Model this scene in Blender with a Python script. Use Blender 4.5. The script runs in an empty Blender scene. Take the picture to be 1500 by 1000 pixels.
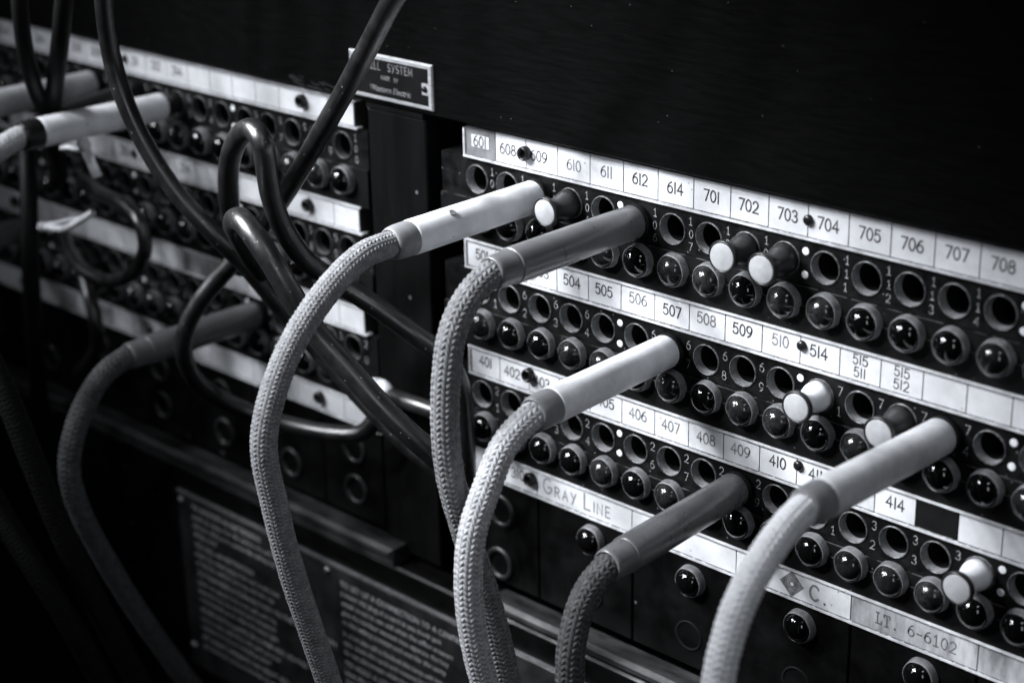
import bpy, math, random
import numpy as np
from mathutils import Matrix, Vector

random.seed(7)
RNG = np.random.default_rng(7)
SC = bpy.context.scene
COL = SC.collection
MM = 0.001                                   # everything below is written in millimetres

# ------------------------------------------------------------------ camera
CAM = np.array([397.7716, -393.0986, 154.9068])
AX_R = np.array([0.72420708, 0.68934616, -0.01805474])
AX_U = np.array([-0.23854771, 0.27500515, 0.93137917])
AX_F = np.array([-0.64700780, 0.67020447, -0.36360263])
FPX = 2671.565                               # focal length in pixels of the 1500 px wide photograph
cd = bpy.data.cameras.new('camera')
co = bpy.data.objects.new('camera', cd); COL.objects.link(co)
m = Matrix(((AX_R[0], AX_U[0], -AX_F[0], CAM[0]*MM), (AX_R[1], AX_U[1], -AX_F[1], CAM[1]*MM),
            (AX_R[2], AX_U[2], -AX_F[2], CAM[2]*MM), (0, 0, 0, 1)))
co.matrix_world = m
cd.sensor_width = 36; cd.lens = FPX/1500*36
cd.clip_start = 0.01; cd.clip_end = 50
cd.dof.use_dof = True; cd.dof.focus_distance = 0.528; cd.dof.aperture_fstop = 9.5
cd.dof.aperture_blades = 8
SC.camera = co

# ------------------------------------------------------------------ world, exposure, lamps
W = bpy.data.worlds.new('World'); SC.world = W; W.use_nodes = True
bg = W.node_tree.nodes['Background']
bg.inputs[0].default_value = (0.55, 0.62, 0.80, 1); bg.inputs[1].default_value = 0.0015
SC.view_settings.view_transform = 'Standard'; SC.view_settings.look = 'None'
SC.view_settings.exposure = 0.0; SC.view_settings.gamma = 1.0
SC.view_settings.use_curve_mapping = False
SC.cycles.use_denoising = True
SC.cycles.max_bounces = 6
SC.cycles.sample_clamp_indirect = 4

def aim(o, target):
    d = Vector(target)*MM - o.location
    o.rotation_euler = d.to_track_quat('-Z', 'Y').to_euler()

def spot(loc, target, power, cone, blend, radius, col=(0.93, 0.96, 1.0)):
    l = bpy.data.lights.new('ceiling_spot', 'SPOT'); o = bpy.data.objects.new('ceiling_spot', l); COL.objects.link(o)
    o.location = Vector(loc)*MM; l.energy = power; l.spot_size = math.radians(cone); l.spot_blend = blend
    l.shadow_soft_size = radius*MM; l.color = col; aim(o, target)

def area(loc, target, power, sx, sy, col=(0.90, 0.94, 1.0)):
    l = bpy.data.lights.new('soft_light', 'AREA'); o = bpy.data.objects.new('soft_light', l); COL.objects.link(o)
    o.location = Vector(loc)*MM; l.energy = power; l.shape = 'RECTANGLE'; l.size = sx*MM; l.size_y = sy*MM
    l.color = col; aim(o, target)
    return l

POOL_A, POOL_B = (60, -30, -27), (-104, -30, -14)
KEY = np.array((40, -30, -22)) + 1500*np.array([-0.54, -0.54, 0.65])
for dx, dy, dz, pa, pb in ((-420, 160, -60, 44, 20), (60, -40, 200, 66, 24), (-160, 0, -120, 56, 22), (360, -200, 40, 60, 20),
                           (170, -120, -200, 46, 16), (-250, -120, 160, 50, 20)):
    spot(KEY + np.array([dx, dy, dz]), POOL_A, pa*1.52, 9.5, 1.0, 62)
    spot(KEY + np.array([dx+30, dy, dz+30]), POOL_B, pb*1.75, 10.2, 1.0, 62)
area((560, -330, 620), (60, 0, -40), 0.55, 170, 90)
area((760, -640, 250), (-60, -40, -10), 0.85, 110, 330)
added_streak = area((-820, -1050, 560), (-90, -40, 20), 0.13, 40, 220); added_streak.spread = math.radians(26)  # added strip light for streaks on the cables; no source stands there

# ------------------------------------------------------------------ pixel rays (photograph pixels, 1500 x 1000)
def ray(px, py):
    return AX_F + AX_R*(px-750)/FPX + AX_U*(500-py)/FPX
def at(px, py, d):                            # point d mm in front of the panel face
    v = ray(px, py); t = (-d-CAM[1])/v[1]; return CAM + t*v
def atx(px, py, x):                           # point in the upright plane x
    v = ray(px, py); t = (x-CAM[0])/v[0]; return CAM + t*v
def on_sphere(px, py, B, L):
    v = ray(px, py); v = v/np.linalg.norm(v); w = CAM-np.asarray(B, float)
    b = w@v; c = w@w-L*L; disc = b*b-c
    t = -b-math.sqrt(disc) if disc > 0 else -b
    return CAM + t*v

# ------------------------------------------------------------------ materials
def mat(name, col, rough=0.5, metal=0.0, spec=0.5, coat=0.0, var=0.0, var_scale=40, bump=0.0, bump_scale=300,
        specks=0.0, speck_col=(0.5, 0.5, 0.52), col2=None, rough_var=0.0, stretch=(1, 1, 1), speck_scale=260, coat_rough=0.05):
    M = bpy.data.materials.new(name); M.use_nodes = True
    nt = M.node_tree; N = nt.nodes; L = nt.links; P = N['Principled BSDF']
    P.inputs['Roughness'].default_value = rough; P.inputs['Metallic'].default_value = metal
    P.inputs['Specular IOR Level'].default_value = spec
    P.inputs['Coat Weight'].default_value = coat; P.inputs['Coat Roughness'].default_value = coat_rough
    c = tuple(col)+(1,) if hasattr(col, '__len__') else (col*0.985, col*0.995, col*1.03, 1)
    P.inputs['Base Color'].default_value = c
    tc = N.new('ShaderNodeTexCoord'); geo = N.new('ShaderNodeNewGeometry')
    mp = N.new('ShaderNodeMapping'); mp.inputs['Scale'].default_value = stretch
    L.new(geo.outputs['Position'], mp.inputs['Vector'])
    out = None
    if var > 0 or col2 is not None:
        n = N.new('ShaderNodeTexNoise'); n.inputs['Scale'].default_value = var_scale; n.inputs['Detail'].default_value = 6
        n.inputs['Roughness'].default_value = 0.65
        L.new(mp.outputs[0], n.inputs['Vector'])
        r = N.new('ShaderNodeValToRGB'); L.new(n.outputs['Fac'], r.inputs[0])
        r.color_ramp.elements[0].position = 0.36; r.color_ramp.elements[1].position = 0.66
        if col2 is None:
            r.color_ramp.elements[0].color = tuple(x*(1-var) for x in c[:3])+(1,)
            r.color_ramp.elements[1].color = tuple(x*(1+var*0.4) for x in c[:3])+(1,)
        else:
            c2 = tuple(col2)+(1,) if hasattr(col2, '__len__') else (col2*0.985, col2*0.995, col2*1.03, 1)
            r.color_ramp.elements[0].color = c2; r.color_ramp.elements[1].color = c
        out = r.outputs[0]
        if rough_var > 0:
            mr = N.new('ShaderNodeMapRange'); L.new(n.outputs['Fac'], mr.inputs['Value'])
            mr.inputs['From Min'].default_value = 0.3; mr.inputs['From Max'].default_value = 0.7
            mr.inputs['To Min'].default_value = max(0.02, rough-rough_var); mr.inputs['To Max'].default_value = min(1, rough+rough_var)
            L.new(mr.outputs[0], P.inputs['Roughness'])
    if specks > 0:
        v = N.new('ShaderNodeTexVoronoi'); v.inputs['Scale'].default_value = speck_scale; v.inputs['Randomness'].default_value = 1
        L.new(geo.outputs['Position'], v.inputs['Vector'])
        wn = N.new('ShaderNodeTexWhiteNoise'); L.new(v.outputs['Position'], wn.inputs['Vector'])
        s1 = N.new('ShaderNodeMath'); s1.operation = 'LESS_THAN'; L.new(v.outputs['Distance'], s1.inputs[0])
        sz = N.new('ShaderNodeMath'); sz.operation = 'MULTIPLY'; L.new(wn.outputs['Value'], sz.inputs[0]); sz.inputs[1].default_value = 0.16
        L.new(sz.outputs[0], s1.inputs[1])
        s2 = N.new('ShaderNodeMath'); s2.operation = 'GREATER_THAN'; L.new(wn.outputs['Value'], s2.inputs[0]); s2.inputs[1].default_value = 1-specks
        mu = N.new('ShaderNodeMath'); mu.operation = 'MULTIPLY'; L.new(s1.outputs[0], mu.inputs[0]); L.new(s2.outputs[0], mu.inputs[1])
        mx = N.new('ShaderNodeMix'); mx.data_type = 'RGBA'
        L.new(mu.outputs[0], mx.inputs[0])
        if out is not None: L.new(out, mx.inputs[6])
        else: mx.inputs[6].default_value = c
        mx.inputs[7].default_value = tuple(speck_col)+(1,)
        out = mx.outputs[2]
    if out is not None: L.new(out, P.inputs['Base Color'])
    if bump > 0:
        n2 = N.new('ShaderNodeTexNoise'); n2.inputs['Scale'].default_value = bump_scale; n2.inputs['Detail'].default_value = 5
        L.new(mp.outputs[0], n2.inputs['Vector'])
        b = N.new('ShaderNodeBump'); b.inputs['Strength'].default_value = bump; b.inputs['Distance'].default_value = 0.0004
        L.new(n2.outputs['Fac'], b.inputs['Height']); L.new(b.outputs[0], P.inputs['Normal'])
    return M

M_WOOD = mat('ebonised_wood', 0.0014, 0.55, spec=0.05, var=0.5, var_scale=90, stretch=(1, 6, 8), bump=0.07, bump_scale=240,
             specks=0.011, speck_col=(0.06, 0.06, 0.065), rough_var=0.06, speck_scale=850)
M_POST = mat('black_painted_stile', 0.003, 0.5, spec=0.12, var=0.5, var_scale=60, stretch=(9, 6, 1), bump=0.15, specks=0.06,
             speck_col=(0.12, 0.12, 0.13), speck_scale=200)
M_PANEL = mat('black_enamel_panel', 0.0028, 0.42, spec=0.15, var=0.5, var_scale=90, bump=0.12, specks=0.05, speck_col=(0.10, 0.10, 0.11),
              rough_var=0.12, speck_scale=220)
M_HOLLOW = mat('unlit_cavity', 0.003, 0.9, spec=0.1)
M_RUBBER = mat('hard_rubber', 0.005, 0.42, spec=0.22, var=0.6, var_scale=220, bump=0.25, bump_scale=900, specks=0.10,
               speck_col=(0.12, 0.12, 0.13), speck_scale=600, rough_var=0.12)
M_LAMPBAR = mat('black_lamp_bar', 0.0045, 0.45, spec=0.25, var=0.5, var_scale=200, bump=0.25, bump_scale=900, specks=0.08,
                speck_col=(0.10, 0.10, 0.11), speck_scale=600)
M_EDGE = mat('lit_bar_edge', 0.10, 0.45, metal=0.3, col2=0.012, var_scale=420, bump=0.2)
M_CARD = mat('white_card', 0.68, 0.42, spec=0.3, col2=0.47, var_scale=42, bump=0.05, bump_scale=500, specks=0.035,
             speck_col=(0.35, 0.35, 0.36), speck_scale=450)
M_CARD_B = mat('yellowed_card', 0.66, 0.42, spec=0.35, col2=0.46, var_scale=110, bump=0.06, bump_scale=500, specks=0.06,
               speck_col=(0.22, 0.22, 0.23), speck_scale=500)
M_CARD_G = mat('grey_card', 0.22, 0.4, spec=0.4, col2=0.11, var_scale=150, bump=0.08)
M_CARD_D = mat('smudged_card', 0.52, 0.45, spec=0.35, col2=0.16, var_scale=75, bump=0.06, stretch=(1.6, 1, 0.5))
M_CARD_K = mat('black_card', 0.004, 0.7, spec=0.1, col2=0.007, var_scale=200)
M_DISC = mat('peg_end_disc', 0.39, 0.5, col2=0.30, var_scale=250)
M_STICK = mat('white_sticker', 0.6, 0.5)
M_HOLD = mat('ivory_holder', 0.62, 0.35, spec=0.4, col2=0.36, var_scale=200, bump=0.1)
M_HOLDBACK = mat('holder_back', 0.02, 0.6)
M_INK = mat('black_ink', 0.01, 0.6, col2=0.05, var_scale=900)
M_INK_L = mat('faded_ink', 0.09, 0.6, col2=0.22, var_scale=900)
M_PENCIL = mat('soft_pencil', 0.055, 0.7, col2=0.20, var_scale=1400)
M_TYPE = mat('typed_ribbon_ink', 0.02, 0.7, col2=0.16, var_scale=1600)
M_DASH = mat('dark_marks', 0.06, 0.7, col2=0.22, var_scale=500)
M_FILL = mat('worn_white_fill', 0.42, 0.6, col2=0.05, var_scale=900)
M_DOT = mat('white_dot_inlay', 0.74, 0.5, var=0.15, var_scale=500)
M_RIM = mat('worn_jack_rim', 0.18, 0.45, metal=0.4, col2=0.03, var_scale=700, bump=0.2, bump_scale=1500)
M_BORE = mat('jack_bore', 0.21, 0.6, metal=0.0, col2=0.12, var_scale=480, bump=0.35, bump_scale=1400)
M_BEZEL = mat('dull_lamp_bezel', 0.21, 0.52, metal=0.15, col2=0.10, var_scale=330, bump=0.35, bump_scale=1200)
M_LENS = mat('dark_glass_lens', 0.002, 0.07, spec=0.42)
M_LENS_D = mat('dusty_glass_lens', 0.003, 0.15, spec=0.42, col2=0.022, var_scale=420, rough_var=0.1)
M_LENS_G = mat('grey_glass_lens', 0.016, 0.12, spec=0.42, col2=0.004, var_scale=200)
M_SCREW = mat('black_screw', 0.012, 0.3, spec=0.5, metal=0.3, bump=0.1)
M_SCREW_L = mat('nickel_screw', 0.5, 0.3, metal=0.9, var=0.3, var_scale=500)
M_WHITE = mat('ivory_plastic', 0.88, 0.36, spec=0.45, col2=0.58, var_scale=50, bump=0.06, bump_scale=400, specks=0.03,
              speck_col=(0.25, 0.25, 0.26), speck_scale=330, rough_var=0.08)
M_WHITE_W = mat('grubby_ivory_plastic', 0.72, 0.40, spec=0.45, col2=0.36, var_scale=38, bump=0.06, bump_scale=400, rough_var=0.08)
M_GREY = mat('slate_plastic', 0.13, 0.30, spec=0.6, var=0.22, var_scale=70, bump=0.05, bump_scale=500, rough_var=0.07)
M_GREY_D = mat('dark_slate_plastic', 0.10, 0.36, spec=0.4, var=0.25, var_scale=70, bump=0.05, bump_scale=500, rough_var=0.07)
M_BLACKP = mat('black_plastic', 0.011, 0.33, spec=0.4, var=0.3, var_scale=100, bump=0.05)
M_PEG = mat('worn_black_spool', 0.035, 0.36, spec=0.5, col2=0.015, var_scale=150)
M_COLLAR = mat('grey_collar', 0.21, 0.46, spec=0.4, var=0.25, var_scale=120, bump=0.08, bump_scale=600)
M_CORD_W = mat('white_braid', 0.76, 0.8, spec=0.2, col2=0.62, var_scale=420, bump=0.3, bump_scale=2600)
M_CORD_T = mat('silver_grey_braid', 0.26, 0.85, spec=0.15, col2=0.15, var_scale=420, bump=0.5, bump_scale=2600)
M_CORD = mat('pale_braid', 0.48, 0.85, spec=0.15, col2=0.30, var_scale=420, bump=0.5, bump_scale=2600)
M_CORD_M = mat('mid_grey_braid', 0.20, 0.85, spec=0.15, col2=0.115, var_scale=420, bump=0.5, bump_scale=2600)
M_CORD_G = mat('dark_grey_braid', 0.085, 0.8, spec=0.2, col2=0.04, var_scale=420, bump=0.5, bump_scale=2600)
M_CORD_K = mat('black_braid', 0.004, 0.7, spec=0.15, col2=0.002, var_scale=420, bump=0.5, bump_scale=2600)
M_CABLE = mat('black_rubber_cable', 0.005, 0.36, spec=1.0, var=0.4, var_scale=160, bump=0.12, bump_scale=700, specks=0.10,
              speck_col=(0.18, 0.18, 0.19), speck_scale=700, rough_var=0.08)
M_CABLE_G = mat('grey_rubber_cable', 0.010, 0.36, spec=1.0, var=0.35, var_scale=160, bump=0.12, bump_scale=700, specks=0.12,
                speck_col=(0.25, 0.25, 0.26), speck_scale=700, rough_var=0.08)
M_CABLE_K = mat('dull_black_cable', 0.003, 0.55, spec=0.2, var=0.3, var_scale=160)
M_TAPE = mat('white_tape', 0.75, 0.5, var=0.3, var_scale=200, bump=0.3, bump_scale=600)
M_PLATE = mat('brushed_plate', 0.42, 0.36, metal=0.25, var=0.3, var_scale=250, stretch=(1, 1, 6), bump=0.1)
M_BLACKF = mat('black_plate_field', 0.006, 0.4, spec=0.3, var=0.3, var_scale=300)
M_ETCH = mat('etched_lettering', 0.36, 0.45, col2=0.14, var_scale=500)
M_IPLATE = mat('tarnished_black_plate', 0.008, 0.40, spec=0.3, col2=0.035, var_scale=90, bump=0.15, bump_scale=300, rough_var=0.15)
M_ILET = mat('faded_plate_lettering', 0.78, 0.5, col2=0.40, var_scale=300)
M_RAIL = mat('worn_black_rail', 0.006, 0.5, spec=0.15, col2=0.04, var_scale=140, stretch=(0.4, 1, 1), bump=0.25, bump_scale=400, rough_var=0.12)

# ------------------------------------------------------------------ mesh helpers (millimetres)
class MB:
    def __init__(s): s.v = []; s.f = []; s.m = []; s.sm = []; s.n = 0
    def add(s, v, f, mi=0, smooth=False):
        v = np.asarray(v, float).reshape(-1, 3)
        s.v.append(v)
        for q in f: s.f.append(tuple(int(i)+s.n for i in q)); s.m.append(mi); s.sm.append(smooth)
        s.n += len(v); return s
    def box(s, x0, x1, y0, y1, z0, z1, mi=0, bev=0.0):
        if bev <= 0:
            v = [(x, y, z) for x in (x0, x1) for y in (y0, y1) for z in (z0, z1)]
            s.add(v, [(0, 1, 3, 2), (4, 6, 7, 5), (0, 4, 5, 1), (2, 3, 7, 6), (0, 2, 6, 4), (1, 5, 7, 3)], mi)
            return s
        # chamfer on the four front (y0) edges
        b = bev
        v = [(x0, y1, z0), (x1, y1, z0), (x1, y1, z1), (x0, y1, z1),
             (x0, y0+b, z0), (x1, y0+b, z0), (x1, y0+b, z1), (x0, y0+b, z1),
             (x0+b, y0, z0+b), (x1-b, y0, z0+b), (x1-b, y0, z1-b), (x0+b, y0, z1-b)]
        f = [(0, 3, 2, 1), (8, 9, 10, 11)]
        for i in range(4):
            j = (i+1) % 4
            f += [(i, j, 4+j, 4+i), (4+i, 4+j, 8+j, 8+i)]
        return s.add(v, f, mi)
    def lathe(s, prof, B=(0, 0, 0), axis=(0, -1, 0), n=32, mi=0, cap0=False, cap1=True, smooth=True, wob=None):
        a = np.asarray(axis, float); a = a/np.linalg.norm(a)
        h = np.array([0, 0, 1.0]) if abs(a[2]) < 0.9 else np.array([1.0, 0, 0])
        e1 = np.cross(a, h); e1 /= np.linalg.norm(e1); e2 = np.cross(e1, a)
        th = np.linspace(0, 2*math.pi, n, endpoint=False)
        V = []
        for t, r in prof:
            rr = r*(1 if wob is None else wob)
            V.append(np.asarray(B)+a*t+np.outer(np.cos(th)*rr, e1)+np.outer(np.sin(th)*rr, e2))
        F = []
        for k in range(len(prof)-1):
            for i in range(n):
                j = (i+1) % n
                F.append((k*n+i, k*n+j, (k+1)*n+j, (k+1)*n+i))
        s.add(np.concatenate(V), F, mi, smooth)
        if cap1: s.add(V[-1], [tuple(range(n))], mi)
        if cap0: s.add(V[0], [tuple(range(n-1, -1, -1))], mi)
        return s
    def ribbon(s, pts, w, mi=0, y=0.0):          # flat stroke in the xz plane at depth y
        p = np.asarray(pts, float); d = np.gradient(p, axis=0)
        if len(p) == 2: d = np.array([p[1]-p[0]]*2)
        else:
            seg = np.diff(p, axis=0); seg /= np.maximum(np.linalg.norm(seg, axis=1)[:, None], 1e-9)
            d = np.vstack([seg[:1], seg[:-1]+seg[1:], seg[-1:]])
        d /= np.maximum(np.linalg.norm(d, axis=1)[:, None], 1e-9)
        if len(p) > 2:
            c = np.clip(np.concatenate([[1], np.abs((d[1:-1]*seg[:-1]).sum(1)), [1]]), 0.5, 1)
        else: c = np.ones(2)
        nn = np.stack([-d[:, 1], d[:, 0]], 1)*(w/2/c)[:, None]
        e = d[0]*w*0.4; p = p.copy(); p[0] -= e; p[-1] += d[-1]*w*0.4
        A = p+nn; Bq = p-nn
        v = np.concatenate([np.stack([A[:, 0], np.full(len(p), y), A[:, 1]], 1), np.stack([Bq[:, 0], np.full(len(p), y), Bq[:, 1]], 1)])
        n = len(p)
        return s.add(v, [(i, i+1, n+i+1, n+i) for i in range(n-1)], mi)
    def disc(s, x, z, r, y, n=24, mi=0):
        th = np.linspace(0, 2*math.pi, n, endpoint=False)
        return s.add(np.stack([x+r*np.cos(th), np.full(n, y), z+r*np.sin(th)], 1), [tuple(range(n))], mi)
    def mesh(s, name, mats, org=(0, 0, 0)):
        me = bpy.data.meshes.new(name)
        V = (np.concatenate(s.v)-np.asarray(org))*MM
        me.from_pydata(V.tolist(), [], s.f)
        me.polygons.foreach_set('material_index', s.m)
        me.polygons.foreach_set('use_smooth', s.sm)
        for q in (mats if isinstance(mats, (list, tuple)) else [mats]): me.materials.append(q)
        me.update(); return me

def link(name, me, parent=None, loc=(0, 0, 0)):
    o = bpy.data.objects.new(name, me); COL.objects.link(o)
    o.location = Vector(loc)*MM
    if parent is not None: o.parent = parent
    return o
def obj(name, mb, mats, parent=None, org=(0, 0, 0), loc=None):
    """mesh written in world millimetres; org is the parent's base (or the object's own base when top-level)"""
    me = mb.mesh(name, mats, org)
    return link(name, me, parent, loc if loc is not None else ((0, 0, 0) if parent is not None else org))
def tag(o, label, cat, group=None, kind=None):
    o['label'] = label; o['category'] = cat
    if group: o['group'] = group
    if kind: o['kind'] = kind
    return o
def thing(name, base, label, cat, group=None):
    o = bpy.data.objects.new(name, None); COL.objects.link(o); o.empty_display_size = 0.01
    o.location = Vector(base)*MM
    return tag(o, label, cat, group)

# ------------------------------------------------------------------ stroke lettering
def arc(cx, cy, rx, ry, a0, a1, n=18):
    t = np.radians(np.linspace(a0, a1, n)); return [(cx+rx*math.cos(q), cy+ry*math.sin(q)) for q in t]
GL = {
 '0': (.62, [arc(.31, .5, .31, .5, 90, 450, 26)]),
 '1': (.20, [[(.1, 0), (.1, 1)]]),
 '2': (.62, [arc(.31, .70, .30, .30, 165, -38, 14)+[(0, 0), (.63, 0)]]),
 '3': (.60, [arc(.28, .76, .26, .24, 155, -90, 14)+arc(.28, .26, .31, .26, 90, -155, 16)[1:]]),
 '4': (.66, [[(.48, 0), (.48, 1), (0, .3), (.68, .3)]]),
 '5': (.62, [[(.56, 1), (.1, 1), (.04, .55)]+arc(.29, .33, .32, .33, 135, -150, 18)]),
 '6': (.62, [arc(.60, .33, .60, .67, 100, 180, 10)+arc(.31, .31, .31, .31, 180, 540, 24)[1:]]),
 '7': (.60, [[(0, 1), (.62, 1), (.2, 0)]]),
 '8': (.62, [arc(.31, .76, .25, .24, -90, 270, 22), arc(.31, .27, .31, .27, 90, 450, 24)]),
 '9': (.62, [arc(.02, .67, .60, .67, -80, 0, 10)+arc(.31, .69, .31, .31, 0, 360, 24)[1:]]),
 '-': (.45, [[(0, .42), (.45, .42)]]), '.': (.14, [arc(.07, .04, .04, .04, 0, 360, 10)]), ' ': (.3, []),
 'G': (.75, [arc(.40, .5, .40, .5, 50, 345, 22)+[(.78, .45), (.45, .45)]]),
 'R': (.62, [[(0, 0), (0, 1)]+arc(.28, .75, .30, .25, 90, -90, 12)+[(0, .5)], [(.25, .5), (.62, 0)]]),
 'A': (.70, [[(0, 0), (.35, 1), (.7, 0)], [(.14, .36), (.56, .36)]]),
 'Y': (.66, [[(0, 1), (.33, .48)], [(.68, 1), (.14, -.12)]]),
 'L': (.52, [[(0, 1), (0, 0), (.52, 0)]]), 'I': (.12, [[(.06, 0), (.06, 1)]]),
 'N': (.66, [[(0, 0), (0, 1), (.66, 0), (.66, 1)]]),
 'E': (.52, [[(.52, 1), (0, 1), (0, 0), (.54, 0)], [(0, .52), (.42, .52)]]),
 'C': (.66, [arc(.40, .5, .40, .5, 45, 315, 22)]),
 'B': (.58, [[(0, 0), (0, 1)]+arc(.28, .76, .27, .24, 90, -90, 10)+[(0, .52)], [(.25, .52)]+arc(.30, .26, .29, .26, 90, -90, 10)+[(0, 0)]]),
 'S': (.56, [arc(.28, .75, .26, .25, 35, 270, 14)+arc(.28, .25, .28, .25, 90, -145, 14)[1:]]),
 'M': (.80, [[(0, 0), (.06, 1), (.4, .2), (.74, 1), (.8, 0)]]),
 'D': (.66, [[(0, 0), (0, 1), (.2, 1)]+arc(.2, .5, .46, .5, 90, -90, 16)+[(0, 0)]]),
 'T': (.66, [[(0, 1), (.66, 1)], [(.33, 1), (.33, 0)]]),
}
SERIF1 = (.5, [[(.05, .8), (.27, 1), (.27, 0)], [(.03, 0), (.5, 0)]])
SERIFL = (.62, [[(.17, 1), (.17, 0), (.62, 0), (.62, .25)], [(0, 1), (.34, 1)], [(0, 0), (.17, 0)]])
SERIFT = (.66, [[(0, .78), (0, 1), (.66, 1), (.66, .78)], [(.33, 1), (.33, 0)], [(.18, 0), (.48, 0)]])
def width(txt, h, gap, serif=False):
    w = 0
    for i, c in enumerate(txt): w += glyph(c, serif)[0]*h+(gap*h if i else 0)
    return w
def glyph(c, serif):
    w, st = glyph0(c, serif)
    return (w, st) if c in '-. ' else (w*GX, [[(a*GX, b) for a, b in p] for p in st])
GX = 0.86
def glyph0(c, serif):
    if serif and c == '1': return SERIF1
    if serif and c == 'L': return SERIFL
    if serif and c == 'T': return SERIFT
    return GL[c]
def write(mb, txt, x, z, h, w, y, gap=.22, align='c', serif=False, jit=0.0, slant=0.0, mono=None):
    """strokes on a face towards -y; z is the baseline"""
    W_ = width(txt, h, gap, serif) if mono is None else mono*len(txt)
    cx = x-(W_/2 if align == 'c' else 0); k = 0
    for c in txt:
        gw, st = glyph(c, serif)
        dz = random.uniform(-jit, jit); rot = random.uniform(-jit, jit)*0.3
        ox = cx+((mono-gw*h)/2 if mono else 0)
        for p in st:
            pp = [(ox+(a+slant*b)*h-rot*b*h*0.2, z+dz+b*h) for a, b in p]
            mb.ribbon(pp, w, y=y-0.012*(k % 6)); k += 1
        cx += (gw*h+gap*h) if mono is None else mono

def font_mesh(mb, txt, size, x, z, y, align='CENTER', shear=0.0, space=1.0, xscale=1.0, thin=0.0):
    cu = bpy.data.curves.new('lettering', 'FONT'); cu.body = txt; cu.size = size; cu.align_x = align
    cu.shear = shear; cu.space_character = space; cu.resolution_u = 3; cu.offset = thin
    o = bpy.data.objects.new('lettering', cu); COL.objects.link(o)
    me = bpy.data.meshes.new_from_object(o.evaluated_get(bpy.context.evaluated_depsgraph_get()))
    v = np.zeros(len(me.vertices)*3); me.vertices.foreach_get('co', v); v = v.reshape(-1, 3)
    f = [tuple(p.vertices) for p in me.polygons]
    mb.add(np.stack([x+v[:, 0]*xscale, np.full(len(v), y), z+v[:, 1]], 1), f)
    bpy.data.objects.remove(o); bpy.data.meshes.remove(me); bpy.data.curves.remove(cu)

# ------------------------------------------------------------------ layout
ROW_B = [0.0, -37.1, -74.0, -110.2]           # lower edges of the four label strips
SH = 10.1                                     # label strip height
JP, LP = 13.18, 13.0                          # jack and card pitch
JX0, LX0 = 4.5, 0.0                           # right bay: first jack, first card edge
JL0, LL0 = -59.5, -52.6                       # left bay: last jack, right card edge
NR, NL = 18, 20
def jack_pos(bay, i, row):
    z = (-6.9, -44.0, -80.5)[row]
    return np.array([JX0+JP*i if bay == 'R' else JL0-JP*i, 0.0, z])
def lamp_pos(bay, i, row):
    z = (-18.5, -54.8, -91.0)[row]
    return np.array([7.0+13.05*i if bay == 'R' else -58.3-13.1*i, -0.9, z])

# ------------------------------------------------------------------ cabinet
cab = thing('switchboard_cabinet', (0, 0, -480), 'tall black wooden switchboard cabinet holding every jack strip and label row', 'cabinet')
CB = (0, 0, -480)
b = MB(); b.box(-345, 285, -3.5, 24, 11.35, 300, bev=0.7)
hb_ = obj('header_board', b, M_WOOD, cab, CB)
b = MB(); b.box(-44, -16.4, -2.2, 24, -152, 9.2, bev=0.5)
obj('centre_stile', b, M_POST, cab, CB)
b = MB(); b.box(-43.6, -16.8, -2.8, 20, 9.5, 11.2)
obj('stile_moulding', b, M_POST, cab, CB)
b = MB(); b.box(-345, 285, 26, 30, -480, 300)
obj('back_board', b, M_HOLLOW, cab, CB)
b = MB(); b.box(-345, 285, -8.6, 24, -480, -155.2, bev=0.8)
obj('lower_board', b, M_PANEL, cab, CB)
b = MB(); b.box(-345, -34, -10, -1.0, -152.9, -148.4, bev=1.4); b.box(-345, -34, -9.2, -1.0, -154.9, -153.1)
obj('ledge_rail', b, M_RAIL, cab, CB)
b = MB(); b.box(14, 285, -10, -1.0, -154.0, -149.6, bev=1.4)
obj('ledge_rail', b, M_RAIL, cab, CB)

q = MB()
for k in range(16):                             # rubbed patch on the lower edge of the header board
    sx, sz = random.uniform(-82, -62), random.uniform(12.3, 15.2); ln = random.uniform(1.5, 7)
    q.ribbon([(sx+t*ln, sz-t*ln*random.uniform(.05, .3)) for t in (0, .5, 1)], random.uniform(.1, .5), y=-3.52-0.01*k)
obj('rubbed_patch', q, mat('rubbed_wood', 0.022, 0.5, col2=0.008, var_scale=700), hb_, CB)

# ------------------------------------------------------------------ jack strips
def ring_cell(mb, x0, x1, z0, z1, cx, cz, r, y, n=36):
    angs = sorted(set([2*math.pi*k/n for k in range(n)]+[math.atan2(zz-cz, xx-cx) % (2*math.pi) for xx in (x0, x1) for zz in (z0, z1)]))
    V = []
    for a in angs:
        c, s_ = math.cos(a), math.sin(a)
        t = min(((x1-cx)/c if c > 1e-9 else (x0-cx)/c if c < -1e-9 else 1e9), ((z1-cz)/s_ if s_ > 1e-9 else (z0-cz)/s_ if s_ < -1e-9 else 1e9))
        V.append((cx+r*c, y, cz+r*s_)); V.append((cx+t*c, y, cz+t*s_))
    k = len(angs)
    mb.add(V, [(2*i, 2*i+1, (2*i+3) % (2*k), (2*i+2) % (2*k)) for i in range(k)])

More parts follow.
